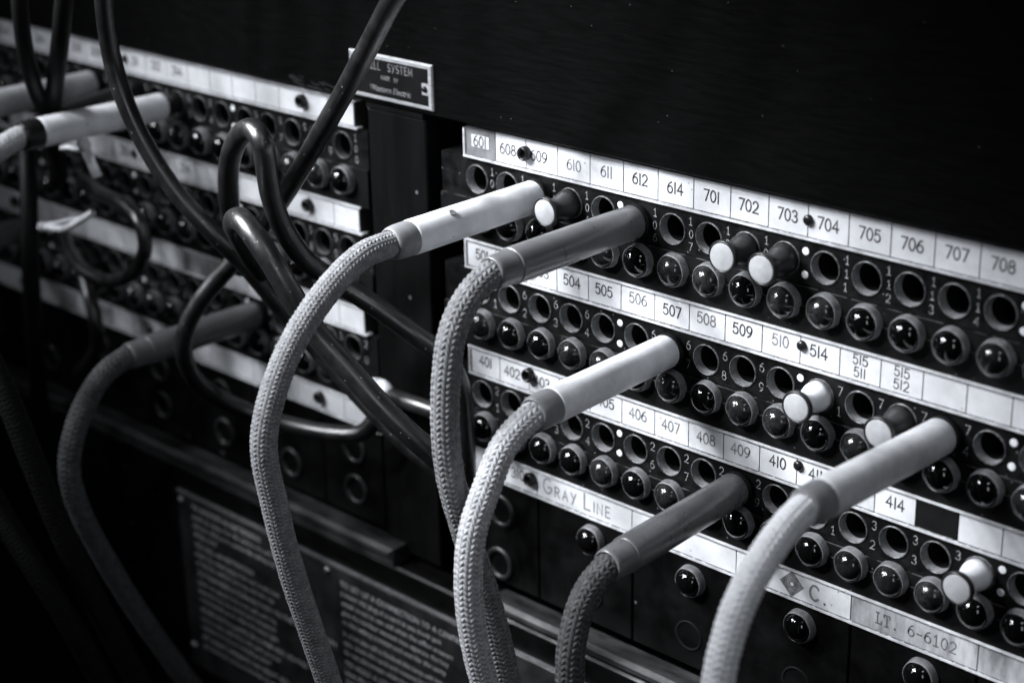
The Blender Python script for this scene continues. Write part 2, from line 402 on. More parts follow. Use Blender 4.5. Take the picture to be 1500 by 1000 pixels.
def jack_mesh(rim, bore):
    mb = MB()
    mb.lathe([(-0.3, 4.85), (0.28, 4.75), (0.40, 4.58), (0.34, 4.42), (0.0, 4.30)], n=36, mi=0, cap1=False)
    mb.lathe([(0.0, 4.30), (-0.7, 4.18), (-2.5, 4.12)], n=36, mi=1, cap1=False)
    mb.lathe([(-2.5, 4.12), (-2.6, 4.02), (-16, 3.9)], n=36, mi=2, cap1=True)  # shade deep in the bore painted on: near-black past the lip
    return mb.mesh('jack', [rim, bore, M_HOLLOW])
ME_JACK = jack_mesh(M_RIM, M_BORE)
ME_JACK_D = jack_mesh(mat('shaded_jack_rim', 0.09, 0.45, col2=0.02, var_scale=700), mat('shaded_jack_bore', 0.05, 0.6, col2=0.02, var_scale=480))  # darker copies paint in the dimmer light of the left bay
q = MB(); q.lathe([(-0.2, 1.12), (0.10, 1.12), (0.16, 0.95)], n=20); ME_DOT = q.mesh('marker_dot', [M_DOT])
bez = MB()
th32 = np.linspace(0, 2*math.pi, 40, endpoint=False)
bez.lathe([(0, 5.15), (0.5, 5.1), (1.6, 4.96), (2.35, 4.82), (2.6, 4.70), (2.6, 4.56), (2.1, 4.48)], n=40, mi=0, cap1=False,
          wob=1+0.012*np.cos(6*th32))
ME_BEZEL = bez.mesh('lamp_cap', [M_BEZEL])
def lens_mesh(mt):
    q = MB(); a, h, t0 = 4.4, 2.95, 2.4; R = (a*a+h*h)/(2*h); amax = math.asin(a/R)
    q.lathe([(t0-0.5, 4.4)]+[(t0+h-R+R*math.cos(t), max(R*math.sin(t), 0.02)) for t in np.linspace(amax, 0, 14)], n=40)
    return q.mesh('lens', [mt])
ME_LENS = [lens_mesh(M_LENS), lens_mesh(M_LENS_D), lens_mesh(M_LENS_G)]
LENS_PICK = {}

ROW_NAME = ['top', 'middle', 'bottom']
NUM0 = {('R', 0): 101, ('R', 1): 61, ('R', 2): 21, ('L', 0): 81, ('L', 1): 41, ('L', 2): 1}
JL_LABEL = {
 ('R', 0): 'black jack strip numbered 101 onward under the card row reading 601 to 708',
 ('R', 1): 'black jack strip numbered 61 onward under the card row reading 501 to 515',
 ('R', 2): 'black jack strip numbered 21 onward under the card row reading 401 to 414',
 ('L', 0): 'black jack strip ending in 100 under the uppermost card row beyond the stile',
 ('L', 1): 'black jack strip beyond the stile under the second mostly blank card row',
 ('L', 2): 'black jack strip ending in 20 under the third card row beyond the stile'}
LB_LABEL = {
 ('R', 0): 'row of dark domed lamps just above the cards reading 501 to 515',
 ('R', 1): 'row of dark domed lamps just above the cards reading 401 to 414',
 ('R', 2): 'row of dark domed lamps just above the handwritten GRAY LINE card',
 ('L', 0): 'uppermost row of bright rimmed lamps beyond the stile, behind the looped cable',
 ('L', 1): 'second row of domed lamps beyond the stile, under the second card row',
 ('L', 2): 'lowest row of domed lamps beyond the stile, above the lowest card row'}
for bay in 'RL':
    n = NR if bay == 'R' else NL
    for row in range(3):
        B0 = ROW_B[row]; zt, zb = B0-0.25, B0-13.3
        if bay == 'R': x0, x1 = -11.5, JX0+JP*(n-0.5)+2
        else: x1, x0 = -46.8, JL0-JP*(n-0.5)-3
        base = ((x0+x1)/2, 0, zb)
        js = thing('jack_strip', base, JL_LABEL[bay, row], 'jack strip', 'numbered jack strips')
        body = MB()
        cs = sorted(jack_pos(bay, i, row)[0] for i in range(n)); zc = jack_pos(bay, 0, row)[2]
        edges = [x0]+[(cs[i]+cs[i+1])/2 for i in range(n-1)]+[x1]
        for i in range(n): ring_cell(body, edges[i], edges[i+1], zb, zt, cs[i], zc, 4.7, 0.0)
        y1 = 16
        body.add([(x0, 0, zb), (x1, 0, zb), (x1, 0, zt), (x0, 0, zt), (x0, y1, zb), (x1, y1, zb), (x1, y1, zt), (x0, y1, zt)],
                 [(0, 4, 5, 1), (1, 5, 6, 2), (2, 6, 7, 3), (3, 7, 4, 0)])
        obj('strip_body', body, M_RUBBER, js, base)
        for i in range(n):
            p = jack_pos(bay, i, row); k = i if bay == 'R' else n-1-i
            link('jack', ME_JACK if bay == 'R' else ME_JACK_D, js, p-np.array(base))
            v = NUM0[bay, row]+k; x = p[0]+JP/2
            if k % 5 == 4 and not (bay == 'L' and k == 19):
                for dz in (3.3, -3.4): link('marker_dot', ME_DOT, js, np.array((x, 0, zc+dz))-np.array(base))
                continue
            s_ = str(v)
            if len(s_) == 1: zs = [zc-1.3]
            elif len(s_) == 2: zs = [zc+1.6, zc-4.4]
            else: zs = [zc+2.5, zc-1.3, zc-5.1]
            hh = 2.6 if len(s_) == 2 else 2.3; num = MB(); nb_ = np.array((x, 0, zc))
            for c, zz in zip(s_, zs):
                write(num, c, x+random.uniform(-.15, .15), zz, hh, 0.25, -0.03, serif=True)
            obj('numeral', num, M_FILL, js, nb_, loc=nb_-np.array(base))
        # lamp strip
        zt2, zb2 = B0-13.5, ROW_B[row+1]+SH+0.15
        base = ((x0+x1)/2, -0.9, zb2)
        ls = thing('lamp_strip', base, LB_LABEL[bay, row], 'lamp strip', 'strips of signal lamps')
        body = MB(); body.box(x0, x1, -0.9, 16, zb2, zt2)
        obj('strip_body', body, M_LAMPBAR, ls, base)
        ed = MB(); sl = MB()
        zl = lamp_pos(bay, 0, row)[2]
        for i in range(n):
            p = lamp_pos(bay, i, row)
            cap = link('lamp_cap', ME_BEZEL, ls, p-np.array(base))
            cap.rotation_euler = (0, random.uniform(0, 6.28), 0)
            pick = random.choices((0, 1, 2), (5, 3, 1.4))[0]
            link('lens', ME_LENS[pick], cap)
            xm = p[0]+6.5
            if bay == 'R' or i > 0:
                sl.box(xm-1.9, xm+1.9, -1.3, -0.7, zl-2.2, zl-0.5)          # latch tab between lamps
                ed.box(xm-1.2+random.uniform(-.8, .3), xm+1.0+random.uniform(-.2, .9), -1.32, -0.88, zl-0.48, zl-0.32)
        seg = x0+0.5
        while seg < x1-8:
            w = random.uniform(2, 9)
            ed.box(seg, min(seg+w, x1-.5), -1.0, -0.4, zt2-0.02, zt2+0.1); seg += w+random.uniform(1, 6)
        obj('latch_tabs', sl, M_LAMPBAR, ls, base); obj('lit_edge', ed, M_EDGE, ls, base)  # pale edge slivers: light caught on the bar edges, painted as colour

# ------------------------------------------------------------------ label strips
def screw_mesh():
    q = MB()
    q.lathe([(-0.2, 2.3), (1.6, 2.3), (2.1, 2.1), (2.2, 1.75), (1.7, 1.35), (0.6, 1.25)], n=24)
    return q.mesh('screw', [M_SCREW])
ME_SCREW = screw_mesh()
q = MB(); q.lathe([(-0.2, 1.55), (0.7, 1.5), (1.1, 1.2), (1.25, 0.6), (1.28, 0.02)], n=24)
ME_STUD = q.mesh('screw', [M_SCREW])
R600 = ['601', '608', '609', '610', '611', '612', '614', '701', '702', '703', '704', '705', '706', '707', '708']
R500 = ['501', '502', '503', '504', '505', '506', '507', '508', '509', '510', '514', '515/511', '515/512']
R400 = ['401', '402', '403', '404', '405', '406', '407', '408', '409', '410', '411', '412', '414']
DS_LABEL = {
 ('R', 0): 'uppermost white card row right of the stile, cards reading 601 to 708',
 ('R', 1): 'white card row reading 501 to 515 between two rows of jacks',
 ('R', 2): 'white card row reading 401 to 414 with one black card',
 ('R', 3): 'wide white card row with handwritten GRAY LINE and a pencilled diamond',
 ('L', 0): 'uppermost white card row beyond the stile, mostly blank, under the header board',
 ('L', 1): 'second white card row beyond the stile, crossed by the dark looped cables',
 ('L', 2): 'third white card row beyond the stile, ending beside the upper diagonal cable',
 ('L', 3): 'lowest white card row beyond the stile, above the dark key panels'}
YC = -0.55
def label_strip(bay, row, cells, screws, style):
    """cells: list of (x0, x1, text, card material, ink, options)"""
    B0 = ROW_B[row]
    x0 = min(c[0] for c in cells); x1 = max(c[1] for c in cells)
    base = ((x0+x1)/2, 0, B0)
    ds = thing('label_strip', base, DS_LABEL[bay, row], 'label strip', 'card label strips')
    h = MB(); h.box(x0-0.2, x1+0.2, -0.2, 14, B0+0.05, B0+SH)
    obj('backing', h, M_HOLDBACK, ds, base)
    h = MB()
    e = 1.6 if bay == 'L' else 0.3
    h.box(x0-0.9, x1+e, -1.15, 2, B0, B0+0.62); (h.box(x0-0.9, x1+e, -1.35, 2, B0+SH-0.6, B0+SH-0.05) if (bay, row) != ('R', 0) else None)
    if bay == 'R': h.box(x0-0.9, x0-0.25, -1.0, 2, B0+0.65, B0+SH-0.8)
    obj('holder', h, M_HOLD, ds, base)
    g = MB(); s_ = x0
    while s_ < x1-3:
        w = random.uniform(1.2, 4.2)
        g.box(s_, min(s_+w, x1), -0.78, -0.45, B0+0.62, B0+0.86+random.uniform(0, .12)); s_ += w+random.uniform(0.2, 1.6)
    obj('dark_marks', g, M_DASH, ds, base)  # broken dark line just above the lower lip
    for (a, c, txt, cm, ink, op) in cells:
        cb = np.array([(a+c)/2, YC, B0])
        q = MB(); q.box(a+0.19, c-0.19, YC, -0.15, B0+0.95+random.uniform(-.06, .06), B0+SH-(0.75 if (bay, row) != ('R', 0) else 0.0))
        card = obj('label_card', q, cm, ds, cb, loc=cb-np.array(base))
        if op.get('sticker'):
            q = MB(); q.box(a+2.6, c-2.9, YC-0.12, YC-0.01, B0+3.9, B0+7.7); obj('sticker', q, M_STICK, card, cb)
        if txt:
            q = MB(); y = YC-(0.15 if op.get('sticker') else 0.03)
            if '/' in txt:
                u, l = txt.split('/')
                write(q, u, (a+c)/2, B0+5.6, 2.75, 0.38, y, gap=.20, jit=.04); write(q, l, (a+c)/2, B0+1.9, 2.75, 0.38, y, gap=.20, jit=.04)
            else:
                write(q, txt, (a+c)/2+op.get('dx', 0), B0+op.get('dz', 4.0), op.get('h', 3.25), op.get('w', 0.48), y, gap=op.get('gap', .20), jit=.05)
            obj('printed_number', q, ink, card, cb)
        if op.get('extra'): op['extra'](card, cb, a, c, B0)
    for x, z, me in screws: link('screw', me, ds, (x-base[0], -0.5, z-base[2]))
    return ds

def cells_right(txts, n, inks={}, mats={}, x0=0.0, opts={}):
    out = []
    for i in range(n):
        t = txts[i] if i < len(txts) else ''
        cm = mats.get(i, M_CARD)
        out.append((x0+LP*i, x0+LP*(i+1), t, cm, inks.get(i, M_INK), opts.get(i, {'dx': random.uniform(-.4, .1), 'dz': 4.0+random.uniform(-.3, .3)})))
    return out
label_strip('R', 0, cells_right(R600, 18, inks={3: M_INK_L, 4: M_INK_L}, mats={0: M_CARD_G, 3: M_CARD_B, 4: M_CARD_B, 5: M_CARD_B},
            x0=0.35, opts={0: {'sticker': 1, 'dz': 4.2, 'dx': -.2}, 1: {'dx': -1.2, 'dz': 3.8}, 2: {'dx': -1.2, 'dz': 3.9}}),
            [(26.4, 5.7, ME_SCREW), (130.6, 5.6, ME_STUD)], 0)
label_strip('R', 1, cells_right(R500, 18, inks={7: M_INK_L, 9: M_INK_L, 5: M_INK_L}, mats={}, x0=-0.4), [(25.8, -31.0, ME_SCREW), (130.2, -30.7, ME_STUD)], 0)
label_strip('R', 2, cells_right(R400, 18, inks={5: M_INK_L, 6: M_INK_L, 7: M_INK_L, 8: M_INK_L}, mats={13: M_CARD_K, 11: M_CARD_B}, x0=0.1,
            opts={1: {'dx': -1.0, 'dz': 3.6}, 2: {'dx': -.9, 'dz': 3.6}}), [(26.6, -67.4, ME_SCREW), (130.8, -67.0, ME_STUD)], 0)

def gray_line(card, cb, a, c, B0):
    q = MB(); y = YC-0.03
    x = a+3.0
    for t, h, dz in (('G', 5.2, 2.9), ('R', 3.5, 2.8), ('A', 3.5, 2.9), ('Y', 3.6, 2.9), (' ', 3.4, 3), ('L', 5.4, 2.7), ('I', 3.5, 2.8), ('N', 3.6, 2.8), ('E', 3.7, 2.7)):
        write(q, t, x, B0+dz, h, 0.68 if t == 'L' else 0.52, y, align='l', jit=.05)
        x += GL[t][0]*h+1.15
    obj('pencil_lettering', q, M_PENCIL, card, cb)
def diamond(card, cb, a, c, B0):
    q = MB(); y = YC-0.02; cx, cz, r = a+20.2, B0+5.0, 4.3
    o_ = [(cx-r, cz), (cx, cz+r), (cx+r, cz), (cx, cz-r)]
    def ringpts(rr): return [(cx+rr*math.cos(t), y, cz+rr*math.sin(t)) for t in np.linspace(math.pi, -math.pi, 25)[:-1]]
    # solid pencilled diamond with an open dot in the middle
    inner = ringpts(0.75); N_ = 24; outer = []
    for t in np.linspace(math.pi, -math.pi, 25)[:-1]:
        cc, ss = math.cos(t), math.sin(t); k = r/(abs(cc)+abs(ss)); outer.append((cx+k*cc, y, cz+k*ss))
    q.add(inner+outer, [(i, (i+1) % N_, N_+(i+1) % N_, N_+i) for i in range(N_)])
    obj('pencilled_diamond', q, M_DASH, card, cb)
    q = MB(); q.ribbon([(cx+.75*math.cos(t), cz+.75*math.sin(t)) for t in np.linspace(0, 2*math.pi, 20)], 0.25, y=y-0.03)
    q.ribbon([(cx-1.9, cz-1.3), (cx+1.9, cz-1.4)], 0.2, y=y-0.04)
    obj('pencil_outline', q, M_INK, card, cb)
    q = MB(); write(q, 'C', cx+6.4, B0+2.5, 4.7, 0.78, y, align='l'); write(q, '.', cx+11.2, B0+2.4, 3.6, 0.5, y, align='l')
    obj('pencil_lettering', q, M_PENCIL, card, cb)
def typed(card, cb, a, c, B0):
    q = MB(); write(q, 'LT. 6-6102', a+8.0, B0+3.3, 3.4, 0.46, YC-0.03, align='l', serif=True, mono=2.62, jit=.08)
    obj('typed_lettering', q, M_TYPE, card, cb)
S100 = 13.507
cs = [(-1.8, 28.9, '3101', M_CARD, M_INK, {'dx': 7.4, 'dz': 3.9, 'h': 3.5})]
for k in range(5):
    a = 28.9+40.52*k
    cs.append((a, a+40.52, '', M_CARD_D if k >= 3 else M_CARD_B if k == 2 else M_CARD, M_INK, {0: {'extra': gray_line}, 2: {'extra': diamond}, 3: {'extra': typed}}.get(k, {})))
label_strip('R', 3, cs, [(26.6, -104.2, ME_SCREW)], 0)
LT = {(0, 7): '314', (0, 8): '312', (0, 9): '311', (0, 10): '310', (0, 11): '309', (0, 12): '308', (0, 13): '307', (0, 14): '306', (0, 15): '305', (0, 16): '304',
      (1, 7): '214', (1, 8): '212', (1, 9): '211', (1, 10): '210', (2, 16): '204', (3, 12): '104'}
for row in range(4):
    cl = []
    for i in range(NL):
        m_ = M_CARD
        if row > 0 and i >= 6: m_ = random.choice((M_CARD, M_CARD_B, M_CARD_D))
        if row == 0 and i >= 10: m_ = M_CARD_B
        cl.append((LL0-13.0*(i+1), LL0-13.0*i, LT.get((row, i), ''), m_, M_INK, {}))
    label_strip('L', row, cl, [(LL0-26.0, ROW_B[row]+5.6, ME_SCREW), (LL0-26.0-13*8, ROW_B[row]+5.6, ME_STUD), (LL0-26.0-13*15, ROW_B[row]+5.4, ME_SCREW)], 0)

# ------------------------------------------------------------------ key panels under the lowest label strips
q = MB(); q.lathe([(-0.2, 6.2), (0.3, 6.2), (0.9, 5.7), (1.0, 4.9), (0.7, 4.3), (-1, 4.0)], n=36, cap1=False); q.lathe([(-1, 4.0), (-14, 3.7)], n=36, mi=1)
ME_GROM = q.mesh('grommet', [mat('dull_dark_grommet', 0.022, 0.42, metal=0.3, col2=0.012, var_scale=300), M_HOLLOW])
q = MB(); q.lathe([(-0.2, 5.2), (0.25, 5.1), (0.3, 4.6), (0.0, 4.3)], n=36, cap1=False); q.lathe([(0.0, 4.3), (-14, 3.7)], n=36, mi=1)
ME_JACKK = q.mesh('jack', [mat('blackened_ring', 0.004, 0.75, spec=0.1, bump=0.2), M_HOLLOW])
def key_panel(x0, x1, label, kind):
    base = ((x0+x1)/2, 0, -148.2)
    kp = thing('key_panel', base, label, 'panel', 'black key panels')
    q = MB(); q.box(x0+0.3, x1-0.3, -0.1, 12, -148.2, -110.5, bev=0.3)
    obj('panel_plate', q, M_PANEL, kp, base)
    cx = (x0+x1)/2
    if kind == 'lamp':
        cx += 3.6
        cap = link('lamp_cap', ME_BEZEL, kp, (cx-base[0], -0.1, -117.6+148.2)); link('lens', ME_LENS[0], cap)
        link('jack', ME_JACKK, kp, (cx-base[0]-1.0, -0.1, -137.5+148.2))
    else:
        for z in kind: link('grommet', ME_GROM, kp, ((10.8 if x0 > -20 else cx+1.2)-base[0]+(1.2 if z == kind[0] and x0 > -20 else 0), -0.1, z+148.2))
key_panel(-10.5, 28.9, 'black key panel with two bare grommets under the card reading 101', (-121.1, -141.3))
KL = ['black key panel with one lamp under the handwritten GRAY LINE card', 'black key panel with one lamp below the lower grey plug handle',
      'black key panel with one lamp under the pencilled diamond card', 'black key panel with one lamp under the typed number card',
      'black key panel beyond the typed number card, at the dark right end']
for k in range(5): key_panel(28.9+40.52*k, 28.9+40.52*(k+1), KL[k], 'lamp')
KP = ['black key panel with two grommets beside the stile, beyond the thick black cable', 'black key panel just behind the tallest pale braided cord',
      'black key panel below the dark plug of the lowest jack row', 'black key panel with faint grommets behind the dark plug cord',
      'black key panel above the far end of the long ledge rail', 'black key panel farthest from the stile in deep shade']
edges = [-46.8, -79.6, -120.1, -160.6, -201.1, -241.6, -282.1]
for k in range(6):
    key_panel(edges[k+1], edges[k], KP[k], (-120.5, -136.9) if k in (0, 2, 3) else (-121.0,) if k in (4,) else (-137.5,))

# ------------------------------------------------------------------ name plate
nb = (-28.9, -3.5, 20.6)
npl = thing('nameplate', nb, 'small metal edged black maker nameplate on the header board', 'nameplate')
x0, x1, z0, z1 = -49.2, -10.3, 13.3, 28.2
q = MB(); q.box(x0, x1, -4.5, -3.45, z0, z1, bev=0.4); obj('plate', q, M_PLATE, npl, nb)
q = MB(); xa, xb, za, zb = x0+1.6, x1-1.6, z0+1.5, z1-1.5; zm = (za+zb)/2-0.6; t_, hh = 3.0, 1.9
P_ = [(xa, za), (xb, za), (xb, zm-hh), (xb-t_, zm-hh), (xb-t_, zm+hh), (xb, zm+hh), (xb, zb), (xa, zb), (xa, zm+hh), (xa+t_, zm+hh), (xa+t_, zm-hh), (xa, zm-hh)]
yf = -4.53
q.add([(x, yf, z) for x, z in P_], [(0, 1, 2, 3, 10, 11), (10, 3, 4, 9), (9, 4, 5, 6, 7, 8)])
obj('field', q, M_BLACKF, npl, nb)
q = MB(); write(q, 'BELL  SYSTEM', (x0+x1)/2, zb-3.3, 2.45, 0.24, yf-0.03, gap=.28)
write(q, 'MADE  BY', (x0+x1)/2, zb-6.3, 1.25, 0.16, yf-0.03, gap=.34)
font_mesh(q, 'Western Electric', 2.9, (x0+x1)/2, za+1.5, yf-0.03, shear=0.2, space=0.97, thin=-0.012)
obj('lettering', q, M_ETCH, npl, nb)
q = MB(); q.lathe([(0, 1.0), (0.5, 0.9), (0.8, 0.5), (0.85, 0.02)], n=20); me = q.mesh('rivet', [M_SCREW])
for x in (xa+1.5, xb-1.6): link('rivet', me, npl, (x-nb[0], -1.0, zm-nb[2]))

# ------------------------------------------------------------------ instruction plate
ib = (-40, -8.6, -240)
ip = thing('instruction_plate', ib, 'large tarnished black instruction plate with two columns of faded lettering', 'sign')
q = MB(); q.box(-162, 82, -10.0, -8.55, -246, -165.6, bev=0.5); obj('plate', q, M_IPLATE, ip, ib)
q = MB(); q.box(-162, 82, -10.15, -8.6, -165.55, -165.1); obj('edge_trim', q, M_BEZEL, ip, ib)
words = ['TO ANSWER AN EXTENSION', 'insert the plug of an idle cord in the jack of', 'the line calling and operate the talking key', 'of that cord', None,
         'TO CALL AN EXTENSION', 'insert the other plug of the pair in the jack', 'of the line wanted and ring with the key', None,
         'TO TRANSFER A CONNECTION TO THE NEXT POSITION', 'insert the plug in the trunk jack and ring', 'leave the keys at normal until answered', 'remove both cords when the lamps light', None,
         'WHEN BOTH LAMPS OF A PAIR ARE LIGHTED', 'remove the cords from the jacks at once', 'restore the keys to normal position', None, 'AT NIGHT OPERATE THE NIGHT KEY', 'and leave the cords as directed above']
q = MB(); z = -169.6
for w in words:
    if w is None: z -= 1.0; continue
    if z < -242: break
    big = w.isupper(); font_mesh(q, w, 3.2 if big else 2.9, -152.4, z-1.5, -10.06, align='LEFT', space=1.04); z -= 3.95
z = -171.4
for w in ['TO SET UP A CONNECTION TO A CENTRAL OFFICE', 'a insert the plug of a cord in any trunk jack', 'which is not in use and when the office answers',
          'give the number wanted then operate the key', 'to the talking position and wait for the party', None, 'b when the call is finished the lamp will light',
          'take down the cord and restore both keys', 'do not disconnect while the lamp is dark', None, 'TO HOLD A CENTRAL OFFICE LINE', 'leave the plug in the trunk jack and set', 'the key of that cord to the hold position',
          'before the extension plug is removed', None, 'TO RING OFF', 'press the ringing key twice when finished', 'and remove the plug from the jack']:
    if w is None: z -= 1.0; continue
    if z < -242: break
    big = w.isupper(); font_mesh(q, w, 3.2 if big else 2.9, -62.6, z-1.5, -10.06, align='LEFT', space=1.04); z -= 3.95
obj('lettering', q, M_ILET, ip, ib)
q = MB(); q.lathe([(0, 1.5), (0.6, 1.35), (1.0, 0.8), (1.1, 0.02)], n=20); me = q.mesh('screw', [M_SCREW_L])
for x, z in ((-159, -169), (-159, -236), (-69.5, -168.8), (20, -169)): link('screw', me, ip, (x-ib[0], -1.4, z-ib[2]))

# ------------------------------------------------------------------ tubes and cords
def spline(pts, step):
    P_ = np.asarray(pts, float)
    P_ = np.vstack([2*P_[0]-P_[1], P_, 2*P_[-1]-P_[-2]])
    out = []
    for i in range(1, len(P_)-2):
        p0, p1, p2, p3 = P_[i-1:i+3]
        t0 = 0; t1 = t0+max(np.linalg.norm(p1-p0), 1e-6)**.5; t2 = t1+max(np.linalg.norm(p2-p1), 1e-6)**.5; t3 = t2+max(np.linalg.norm(p3-p2), 1e-6)**.5
        for t in np.linspace(t1, t2, 24, endpoint=False):
            a1 = (t1-t)/(t1-t0)*p0+(t-t0)/(t1-t0)*p1; a2 = (t2-t)/(t2-t1)*p1+(t-t1)/(t2-t1)*p2; a3 = (t3-t)/(t3-t2)*p2+(t-t2)/(t3-t2)*p3
            b1 = (t2-t)/(t2-t0)*a1+(t-t0)/(t2-t0)*a2; b2 = (t3-t)/(t3-t1)*a2+(t-t1)/(t3-t1)*a3
            out.append((t2-t)/(t2-t1)*b1+(t-t1)/(t2-t1)*b2)
    out.append(P_[-2]); out = np.array(out)
    k = np.array([1, 4, 6, 4, 1])/16.0                      # soften the joins
    for _ in range(12):
        pad = np.vstack([2*out[0]-out[2], 2*out[0]-out[1], out, 2*out[-1]-out[-2], 2*out[-1]-out[-3]])
        sm = sum(k[j]*pad[j:j+len(out)] for j in range(5)); sm[0] = out[0]; sm[-1] = out[-1]; out = sm
    d = np.concatenate([[0], np.cumsum(np.linalg.norm(np.diff(out, axis=0), axis=1))])
    s_ = np.arange(0, d[-1], step)
    return np.stack([np.interp(s_, d, out[:, i]) for i in range(3)], 1), s_
def frames(P_):
    T = np.gradient(P_, axis=0); T /= np.linalg.norm(T, axis=1)[:, None]
    n = np.cross(T[0], [0.3, 0.2, 1.0]); n /= np.linalg.norm(n); Ns = []
    for t in T:
        n = n-t*(n@t); n /= np.linalg.norm(n); Ns.append(n.copy())
    Ns = np.array(Ns); return T, Ns, np.cross(T, Ns)
def tube(pts, r, step=0.8, n=28, braid=None, twist=0.0):
    P_, s_ = spline(pts, step); T, N_, B_ = frames(P_)
    th = np.linspace(0, 2*math.pi, n, endpoint=False)[None, :]; S = s_[:, None]
    R = np.full((len(P_), n), float(r))
    if braid:
        ncol, pitch, amp = braid
        u = ((th+twist*S) % (2*math.pi))/(2*math.pi)*ncol
        c = np.floor(u); f = u-c-0.5; dr = np.where(c % 2 == 0, 1.0, -1.0)
        rnd = np.sin(c*12.9+3.1)*0.12+0.10*np.sin(S*0.37+c*1.7)
        ph = S/pitch+dr*f*0.62+rnd*0.5
        w = np.abs(np.cos(math.pi*ph))**0.75
        env = 1-(2*np.abs(f))**3*0.55
        k = np.floor(ph+0.5); vary = 0.85+0.3*np.modf(np.abs(np.sin(k*78.2+c*37.7))*43.7)[0]
        R = r+amp*(w*env*vary-0.6)
    R *= 1+0.008*np.sin(S*0.21)
    V = P_[:, None, :]+R[:, :, None]*(np.cos(th)[:, :, None]*N_[:, None, :]+np.sin(th)[:, :, None]*B_[:, None, :])
    m_ = len(P_); idx = np.arange(m_*n).reshape(m_, n)
    a = idx[:-1]; b_ = np.roll(idx, -1, 1)[:-1]; c_ = np.roll(idx, -1, 1)[1:]; d_ = idx[1:]
    F = np.stack([a, b_, c_, d_], -1).reshape(-1, 4)
    return V.reshape(-1, 3), F, n
def tube_obj(name, pts, r, mt, parent=None, org=None, **kw):
    V, F, n = tube(pts, r, **kw)
    org = np.asarray(V.mean(0) if org is None else org)
    me = bpy.data.meshes.new(name); V = (V-org)*MM
    me.vertices.add(len(V)); me.vertices.foreach_set('co', V.astype(np.float32).ravel())
    me.loops.add(len(F)*4); me.loops.foreach_set('vertex_index', F.astype(np.int32).ravel())
    me.polygons.add(len(F)); me.polygons.foreach_set('loop_start', (np.arange(len(F))*4).astype(np.int32))
    me.polygons.foreach_set('loop_total', np.full(len(F), 4, np.int32)); me.polygons.foreach_set('use_smooth', np.ones(len(F), bool))
    me.materials.append(mt); me.update(calc_edges=True); me.validate()
    return link(name, me, parent, (0, 0, 0) if parent is not None else org)

# ------------------------------------------------------------------ plugs
def plug(label, B, end, L, m_handle, m_collar, m_cord, cord_pts, rh=5.3, rc=3.85, braid=(18, 1.65, .48), d0=0.6, lip=False, set_screw=None, sm=None, n=160, step=0.2,
         front=None, shoulder=True):
    B = np.asarray(B, float); ax = np.asarray(end, float)-B; ax /= np.linalg.norm(ax)
    pl = thing('cord_plug', B, label, 'plug', 'corded switchboard plugs')
    q = MB(); q.lathe([(-14, 2.2), (d0, 2.9)], B, ax, cap0=True); obj('tip', q, M_SCREW_L, pl, B)
    if shoulder:
        q = MB(); q.lathe([(d0-0.1, rh*0.80), (d0-0.05, rh*0.99), (d0+0.9, rh*1.0), (d0+1.6, rh*0.98)], B, ax, cap0=True); obj('shoulder', q, M_BLACKP, pl, B)
        h0 = d0+1.6
    else:
        q = MB(); q.lathe([(0.2, 3.6), (d0+0.2, 3.9)], B, ax, cap0=True); obj('shoulder', q, M_BLACKP, pl, B); h0 = d0
    q = MB()
    q.lathe([(h0, rh*0.86), (h0+0.15, rh*0.93), (h0+0.7, rh*0.965), (h0+9, rh*0.97), (L-1.4, rh), (L-0.5, rh), (L, rh*0.975), (L+0.02, rh*0.8)], B, ax, n=48, cap0=True)
    obj('handle', q, m_handle, pl, B)
    q = MB()
    if lip: prof = [(L-0.3, rh*0.90), (L+0.25, rh*0.955), (L+0.7, rh*0.93), (L+6.0, rh*0.90), (L+7.2, rh*0.885), (L+7.7, rh*0.84), (L+7.9, rh*0.76), (L+7.0, rh*0.72)]
    else: prof = [(L-0.3, rh*0.97), (L+0.3, rh*0.985), (L+4.5, rh*0.97), (L+6.4, rh*0.93), (L+7.3, rh*0.87), (L+7.7, rh*0.79), (L+7.0, rh*0.73)]
    q.lathe(prof, B, ax, n=48, cap1=False); obj('collar', q, m_collar, pl, B)
    if set_screw:
        P_, nn = set_screw
        q = MB(); q.lathe([(-0.3, 1.15), (0.05, 1.15), (0.10, 0.95), (0.02, 0.6)], P_, nn, n=20); obj('set_screw', q, sm or M_SCREW, pl, B)
    pts = [B+ax*(L+1), B+ax*(L+6.5)]+list(cord_pts)
    pts += [pts[-1]+(pts[-1]-pts[-2])/np.linalg.norm(pts[-1]-pts[-2])*20+np.array([0, 0, -50]), pts[-1]+np.array([0, 4, -150.0])]   # hangs on towards the cord shelf
    tube_obj('cord', pts, rc, m_cord, pl, B, braid=braid, n=n, step=step)
    return pl
def cordx(x, L): return [atx(a, b_, x) for a, b_ in L]
def along(B, px, py, rad):             # outward point on a handle surface seen at a pixel
    B = np.asarray(B, float); v = ray(px, py); v /= np.linalg.norm(v); w0 = CAM-B
    a = np.array([0, -1.0, 0]); vp = v-a*(v@a); wp = w0-a*(w0@a)
    A, Bq, C = vp@vp, vp@wp, wp@wp-rad*rad; t = (-Bq-math.sqrt(max(Bq*Bq-A*C, 0)))/A
    P_ = CAM+t*v; nn = (P_-B)-a*((P_-B)@a); return P_, nn/np.linalg.norm(nn)

